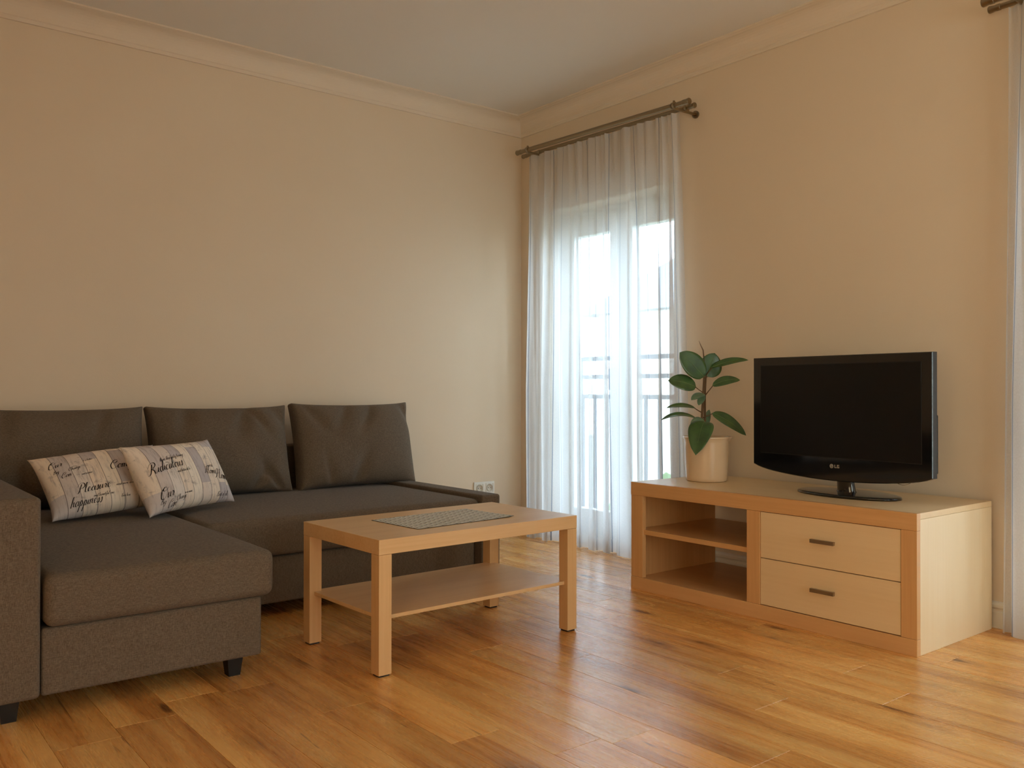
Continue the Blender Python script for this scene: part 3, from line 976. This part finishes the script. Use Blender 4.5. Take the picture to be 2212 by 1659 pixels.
def placemat():
    p = empty('placemat', (1.877, 2.777, .4502), R(4.6))
    tag(p, 'grey woven vinyl placemat lying on the coffee table', 'placemat')
    lx, ly = .232, .145
    def lift(x, y):                       # one corner curls up a little
        q = max(0, (x / lx) * .6 + (-y / ly) * .4 - .55)
        return .016 * q * q
    m = MB()
    m.grid(lambda u, v: ((u - .5) * 2 * lx, (v - .5) * 2 * ly, .0002 + lift((u - .5) * 2 * lx, (v - .5) * 2 * ly)), 24, 16)
    m.grid(lambda u, v: ((.5 - u) * 2 * lx, (v - .5) * 2 * ly, .0014 + lift((.5 - u) * 2 * lx, (v - .5) * 2 * ly)), 24, 16)
    m.build('backing', M['mat_dark'], p)
    b = MB()
    nx, ny = 28, 18
    cx, cy = 2 * lx / nx, 2 * ly / ny
    for i in range(nx):
        for j in range(ny):
            x, y = -lx + (i + .5) * cx, -ly + (j + .5) * cy
            over = (i + 2 * j) % 4 < 2
            hx, hy = (cx * .56, cy * .42) if over else (cx * .30, cy * .47)
            h = .0030 if over else .0021
            n = len(b.v)
            zl = lift(x, y) + .0013
            k = .7
            b.v += [(max(-lx, x - hx), max(-ly, y - hy), zl), (min(lx, x + hx), max(-ly, y - hy), zl), (min(lx, x + hx), min(ly, y + hy), zl), (max(-lx, x - hx), min(ly, y + hy), zl),
                    (x - hx * k, y - hy * k, zl + h - .0013), (x + hx * k, y - hy * k, zl + h - .0013), (x + hx * k, y + hy * k, zl + h - .0013), (x - hx * k, y + hy * k, zl + h - .0013)]
            b.f += [tuple(n + q for q in w_) for w_ in ((4, 5, 6, 7), (0, 1, 5, 4), (1, 2, 6, 5), (2, 3, 7, 6), (3, 0, 4, 7))]
    o = b.build('woven_strips', M['mat'], p)
    o['kind'] = 'stuff'
placemat()

# ------------------------------------------------------------------ tv bench
def tv_bench():
    X0, Y0 = 3.042, 1.530
    D, L, H_ = .600, 1.382, .505
    b = empty('tv_bench', (X0, Y0, 0))
    tag(b, 'light wood tv bench with two drawers and open shelves', 'tv bench')
    t = .022
    # carcass
    rbox('top_panel', M['maple'], b, .026, D, .0, L, H_ - t, H_, .0012)
    rbox('side_panel', M['maple_up'], b, .026, D, 0, t, 0, H_ - t - .0005, .0012)
    rbox('side_panel', M['beech_up'], b, .026, D, L - t, L, 0, H_ - t - .0005, .0012)
    rbox('divider', M['beech_up'], b, .026, D - .01, .670, .692, .056, H_ - t - .0005, .001)
    rbox('bottom_panel', M['beech'], b, .026, D, t, L - t, .034, .056, .001)
    # front frame
    rbox('top_rail', M['beech'], b, 0, .026, -.001, L + .001, .444, H_ + .0005, .0014)
    rbox('bottom_rail', M['beech'], b, 0, .026, -.001, L + .001, 0, .0595, .0014)
    rbox('stile', M['beech_up'], b, .0015, .026, 0, .0585, .060, .4435, .0012)
    rbox('stile', M['beech_up'], b, .0015, .026, .657, .722, .060, .4435, .0012)
    rbox('stile', M['beech_up'], b, .0015, .026, 1.310, L, .060, .4435, .0012)
    rbox('shelf', M['beech'], b, .012, D - .02, .692, L - t, .262, .284, .001)
    # drawers
    for z0, z1 in ((.0625, .2515), (.2545, .4415)):
        d = rbox('drawer', M['maple'], b, .004, .022, .0605, .655, z0, z1, .001)
        zc_ = z0 + (z1 - z0) * .55
        m = MB()
        m.box(-.022, -.010, .312, .412, zc_ - .007, zc_ + .007)
        for y in (.325, .399): m.box(-.011, .006, y - .005, y + .005, zc_ - .004, zc_ + .004)
        m.build('handle', M['steel'], d)
        MB().box(.022, D - .06, .075, .640, z0 + .012, z1 - .03).build('drawer_box', M['beech'], d)
tv_bench()

# ------------------------------------------------------------------ television
def television():
    # local frame: x to the viewer's right along the screen, y backwards, z up; origin on the bench below the screen
    th = -.081
    front = Vector((3.296, 2.003, .5055))
    ang = math.atan2(-math.cos(th), math.sin(th))
    t = empty('television', front, ang)
    tag(t, 'black flat-screen television on an oval stand on the tv bench', 'television')
    hw = .4255
    zt, zb, sag = 1.086 - .505, .598 - .505, .032
    n = 32
    def outline(inset=0.0):
        pts = []
        w_ = hw - inset
        for k in range(n + 1):
            u = -1 + 2 * k / n
            z = zb - sag * (1 - u * u) + .012 * abs(u) ** 10
            pts.append((u * w_, z + inset))
        pts.append((w_ , zt - inset)); pts.append((-w_, zt - inset))
        return pts
    o1 = outline()
    body = MB()
    def shell(layers):
        m = MB(); k = len(layers[0][0])
        for pts, y in layers:
            for (x, z) in pts: m.v.append((x, y, z))
        for i in range(len(layers) - 1):
            for q in range(k):
                m.f.append((i * k + q, i * k + (q + 1) % k, (i + 1) * k + (q + 1) % k, (i + 1) * k + q))
        m.f.append(tuple(reversed(range(k))))
        e = (len(layers) - 1) * k
        m.f.append(tuple(e + q for q in range(k)))
        return m
    shell([(outline(.003), 0), (o1, .003), (o1, .030), (outline(.006), .036)]).build('bezel', M['gloss_black'], t)
    shell([(outline(.012), .0362), (outline(.05), .058), (outline(.12), .078)]).build('rear_shell', M['black_plastic'], t)
    # side bulge of the rear housing with connector panel
    rbox('connector_housing', M['black_plastic'], t, hw - .17, hw - .022, .034, .080, .115, .345, .008, 3)
    sx, sz0, sz1 = .381, .158, zt - .036
    rbox('screen', M['screen'], t, -sx, sx, -.0012, .004, sz0, sz1, .0006, 1)
    m = MB()
    g = .0022
    for a, b_, c_, d in ((-sx - g, -sx, sz0 - g, sz1 + g), (sx, sx + g, sz0 - g, sz1 + g), (-sx, sx, sz0 - g, sz0), (-sx, sx, sz1, sz1 + g)):
        m.box(a, b_, -.0004, .002, c_, d)
    m.build('screen_seam', M['black_plastic'], t)
    # round emblem and letters
    lz = .122
    MB().tube([(-.013, .0, lz), (-.013, -.0008, lz)], .0088, 28).build('emblem_disc', M['silver_print'], t)
    em = MB()
    cx, r_ = -.013, .0062
    for a0 in range(0, 14):
        a, b_ = R(80 + a0 * 20), R(80 + (a0 + 1) * 20)
        nn = len(em.v)
        for q in (a, b_):
            for rr in (r_, r_ - .0010): em.v.append((cx + rr * math.cos(q), -.0009, lz + rr * math.sin(q)))
        em.f.append((nn, nn + 1, nn + 3, nn + 2))
    em.box(cx - .0006, cx + .0006, -.0010, -.0008, lz - .003, lz + .003).box(cx - .0006, cx + .003, -.0010, -.0008, lz - .003, lz - .0018)
    em.box(cx + .001, cx + .0062, -.0010, -.0008, lz - .0005, lz + .0005)
    em.build('emblem_face', M['gloss_black'], t, fix=False)
    lt = MB()
    def lb(x0, x1, z0, z1): lt.box(x0, x1, -.0008, .0004, lz + z0, lz + z1)
    lb(.001, .0042, -.0065, .0065); lb(.0042, .0105, -.0065, -.0036)
    lb(.0128, .0158, -.0065, .0065); lb(.0158, .0232, .0036, .0065); lb(.0158, .0232, -.0065, -.0036); lb(.0202, .0232, -.0036, .0004); lb(.0182, .0202, -.0012, .0008)
    lt.build('brand_letters', M['silver_print'], t)
    # clear arc of the power switch under the right side
    def arc(u): return (.298 + (u - .5) * .062, .010, zb - sag * (1 - (.298 / hw) ** 2) - .009 * math.sin(math.pi * u) + .003)
    MB().tube([arc(k / 14) for k in range(15)], .0014, 8).build('power_switch_arc', M['chrome'], t, True)
    # neck and oval base
    m = MB()
    seg = 32
    for (rx, ry, z, y0) in ((.048, .030, .010, .066), (.041, .026, .022, .064), (.038, .024, .060, .058), (.040, .024, .100, .052)):
        for k in range(seg):
            q = 2 * math.pi * k / seg
            m.v.append((rx * math.cos(q) + .012, y0 + ry * math.sin(q), z))
    for i in range(3):
        for k in range(seg): m.f.append((i * seg + k, i * seg + (k + 1) % seg, (i + 1) * seg + (k + 1) % seg, (i + 1) * seg + k))
    m.f.append(tuple(3 * seg + k for k in range(seg)))
    m.build('neck', M['gloss_black'], t, True)
    m = MB(); seg = 72
    prof = [(1.0, .0), (1.0, .006), (.985, .0105), (.93, .013), (.5, .015), (.02, .0155)]
    for (s_, z) in prof:
        for k in range(seg):
            q = 2 * math.pi * k / seg
            c_, sn = math.cos(q), math.sin(q)
            m.v.append((.016 + .232 * s_ * c_, .066 + .128 * s_ * sn, z))
    for i in range(len(prof) - 1):
        for k in range(seg): m.f.append((i * seg + k, i * seg + (k + 1) % seg, (i + 1) * seg + (k + 1) % seg, (i + 1) * seg + k))
    m.f.append(tuple(reversed(range(seg))))
    m.f.append(tuple((len(prof) - 1) * seg + k for k in range(seg)))
    m.build('oval_base', M['gloss_black'], t, True, wn=True)
television()

# ------------------------------------------------------------------ rubber plant
def rubber_plant():
    base = Vector((3.368, 2.724, .5052))
    Rr, Tt, Up = Vector((.7826, -.6225, 0)), Vector((-.6224, -.7826, 0)), Vector((0, 0, 1))
    pot = empty('plant_pot', base)
    tag(pot, 'cream ceramic pot on the left end of the tv bench', 'plant pot')
    prof = [(.060, 0.0), (.090, 0.0), (.096, .004), (.099, .02), (.1035, .10), (.1055, .185), (.107, .200), (.1125, .206), (.113, .212), (.110, .2145), (.1035, .2125), (.101, .195), (.098, .17), (.02, .168)]
    MB().lathe(prof, 0, 0, 56).build('pot_body', M['pot'], pot, True, wn=True)
    # small pouring lip on the rim
    m = MB()
    lipd = (Rr * .98 + Tt * .2).normalized()
    a0 = math.atan2(lipd.y, lipd.x)
    for k in range(9):
        a = a0 + R(-22 + 5.5 * k)
        bulge = .0105 * math.cos((k - 4) / 4 * math.pi / 2) ** 2
        for (r_, z) in ((.105, .190), (.112 + bulge, .208), (.1125 + bulge, .214), (.104, .212)):
            m.v.append((r_ * math.cos(a), r_ * math.sin(a), z))
    for k in range(8):
        for q in range(3): m.f.append((k * 4 + q, k * 4 + q + 1, k * 4 + 5 + q, k * 4 + 4 + q))
    m.build('pot_lip', M['pot'], pot, True, fix=False)
    MB().lathe([(.0975, .172), (.09, .178), (.05, .183), (.005, .186)], 0, 0, 40).build('soil', M['soil'], pot, True)

    pl = empty('rubber_plant', base + Vector((0, 0, .185)))
    tag(pl, 'young rubber plant with broad dark green leaves growing in the cream pot', 'plant')
    S = 4.2255 / 1890.07
    org = base + Vector((0, 0, .185))
    def P(px, py, d=0.0):
        """offset from the pot axis: sideways, up and towards the room (metres taken from the photo's scale)"""
        return Rr * ((px - 1526) * S) + Up * ((1039 - py) * S) + Tt * d - Vector((0, 0, .185))
    # two stems
    MB().tube([P(1516, 960, .01), P(1515, 900, .012), P(1518, 850, .010), P(1520, 815, .006), P(1520, 770, 0)], [.0065, .006, .0055, .0048, .003], 10).build('stem', M['stem'], pl, True)
    MB().tube([P(1524, 960, -.012), P(1523.5, 900, -.012), P(1523, 850, -.006), P(1525, 812, -.002)], [.0062, .0058, .0052, .004], 10).build('stem', M['stem'], pl, True)
    def leaf(st, b0, b1, tip, wpx, nrm, bow=0.0, cup=.10, mat='leaf', curl=0.0):
        """petiole st->b0(=b1), blade b1->tip; nrm: (right, room, up) facing; bow lifts the middle"""
        b, e = P(*b1), P(*tip)
        n = (Rr * nrm[0] + Tt * nrm[1] + Up * nrm[2]).normalized()
        d = (e - b); ln = d.length; d.normalize()
        side = d.cross(n).normalized()
        n = side.cross(d).normalized()
        wd = wpx * S / 2
        nu, nv = 8, 18
        m = MB()
        def mid(t): return b + d * (ln * t) + Up * (bow * 4 * t * (1 - t)) - n * (curl * t ** 3)
        def f(u, t):
            q = (u - .5) * 2
            k = max(0.0, math.sin(math.pi * min(1, t ** .82))) ** .62
            tp = 1 - max(0, (t - .93) / .07) * .75 if t > .93 else 1
            wv = wd * k * tp
            return mid(t) + side * (q * wv) + n * (cup * wd * (abs(q) ** 1.6) * k + .012 * wd * math.sin(9 * t + q))
        m.grid(f, nu, nv)
        o = m.build('leaf', M[mat], pl, True, fix=False)
        sol = o.modifiers.new('thickness', 'SOLIDIFY'); sol.thickness = .0011; sol.offset = 0
        MB().tube([mid(t / 12) + n * .0006 for t in range(0, 12)], [.0013 * (1 - t / 16) for t in range(12)], 6).build('midrib', M['rib'], o, True)
        if st:
            a = P(*st)
            MB().tube([a, (a + b) / 2 + Up * -.002, b + d * .004], [.0028, .0024, .0022], 8).build('petiole', M['stem'], o, True)
    leaf((1518, 822, .01), None, (1519, 815, .020), (1463, 763, .055), 50, (.05, 1, .25), .004)
    leaf((1524, 818, 0), None, (1527, 815, .0), (1545, 763, -.015), 52, (.25, 1, .1), .0)
    leaf((1524, 812, 0), None, (1536, 795, .006), (1614, 777, .02), 20, (-.05, .75, .75), .010, .2, 'leaf', .006)
    leaf((1516, 848, .01), None, (1502, 837, .012), (1440, 823, .035), 36, (.05, 1, .35), .008)
    leaf((1522, 855, .01), None, (1537, 834, .012), (1595, 822, .03), 22, (.1, .9, .55), .012)
    leaf((1518, 858, .012), None, (1519, 852, .02), (1486, 865, .075), 20, (-.2, .7, .75), .006, .1, 'leaf_pale')
    leaf((1518, 858, .012), None, (1517, 853, .025), (1503, 876, .06), 16, (-.4, .8, .5), .0, .1, 'leaf_pale')
    leaf((1513, 891, .01), None, (1500, 882, .012), (1437, 882, .03), 17, (.0, .55, .85), .012, .15)
    leaf((1513, 913, .01), None, (1503, 905, .014), (1424, 908, .045), 17, (.1, .5, .9), .024, .15)
    leaf((1514, 915, .012), None, (1518, 908, .02), (1486, 920, .06), 24, (-.2, .9, .4), .004, .1, 'leaf_pale')
    leaf((1517, 915, .012), None, (1518, 911, .045), (1487, 979, .165), 52, (-.3, .85, .55), .030, .14)
    leaf((1523, 921, -.01), None, (1524, 923, -.02), (1537, 886, -.05), 17, (.3, 1, -.1), .0, .1, 'leaf_pale')
    leaf((1518, 903, .0), None, (1538, 893, .0), (1609, 941, .02), 30, (.2, .85, .55), .012, .14)
    # young leaf sheath at the top
    MB().tube([P(1520, 772, 0), P(1518, 757, .004), P(1512, 745, .006), P(1509, 737, .007)], [.0032, .0030, .0018, .0004], 8).build('leaf_bud', M['bud'], pl, True)
rubber_plant()
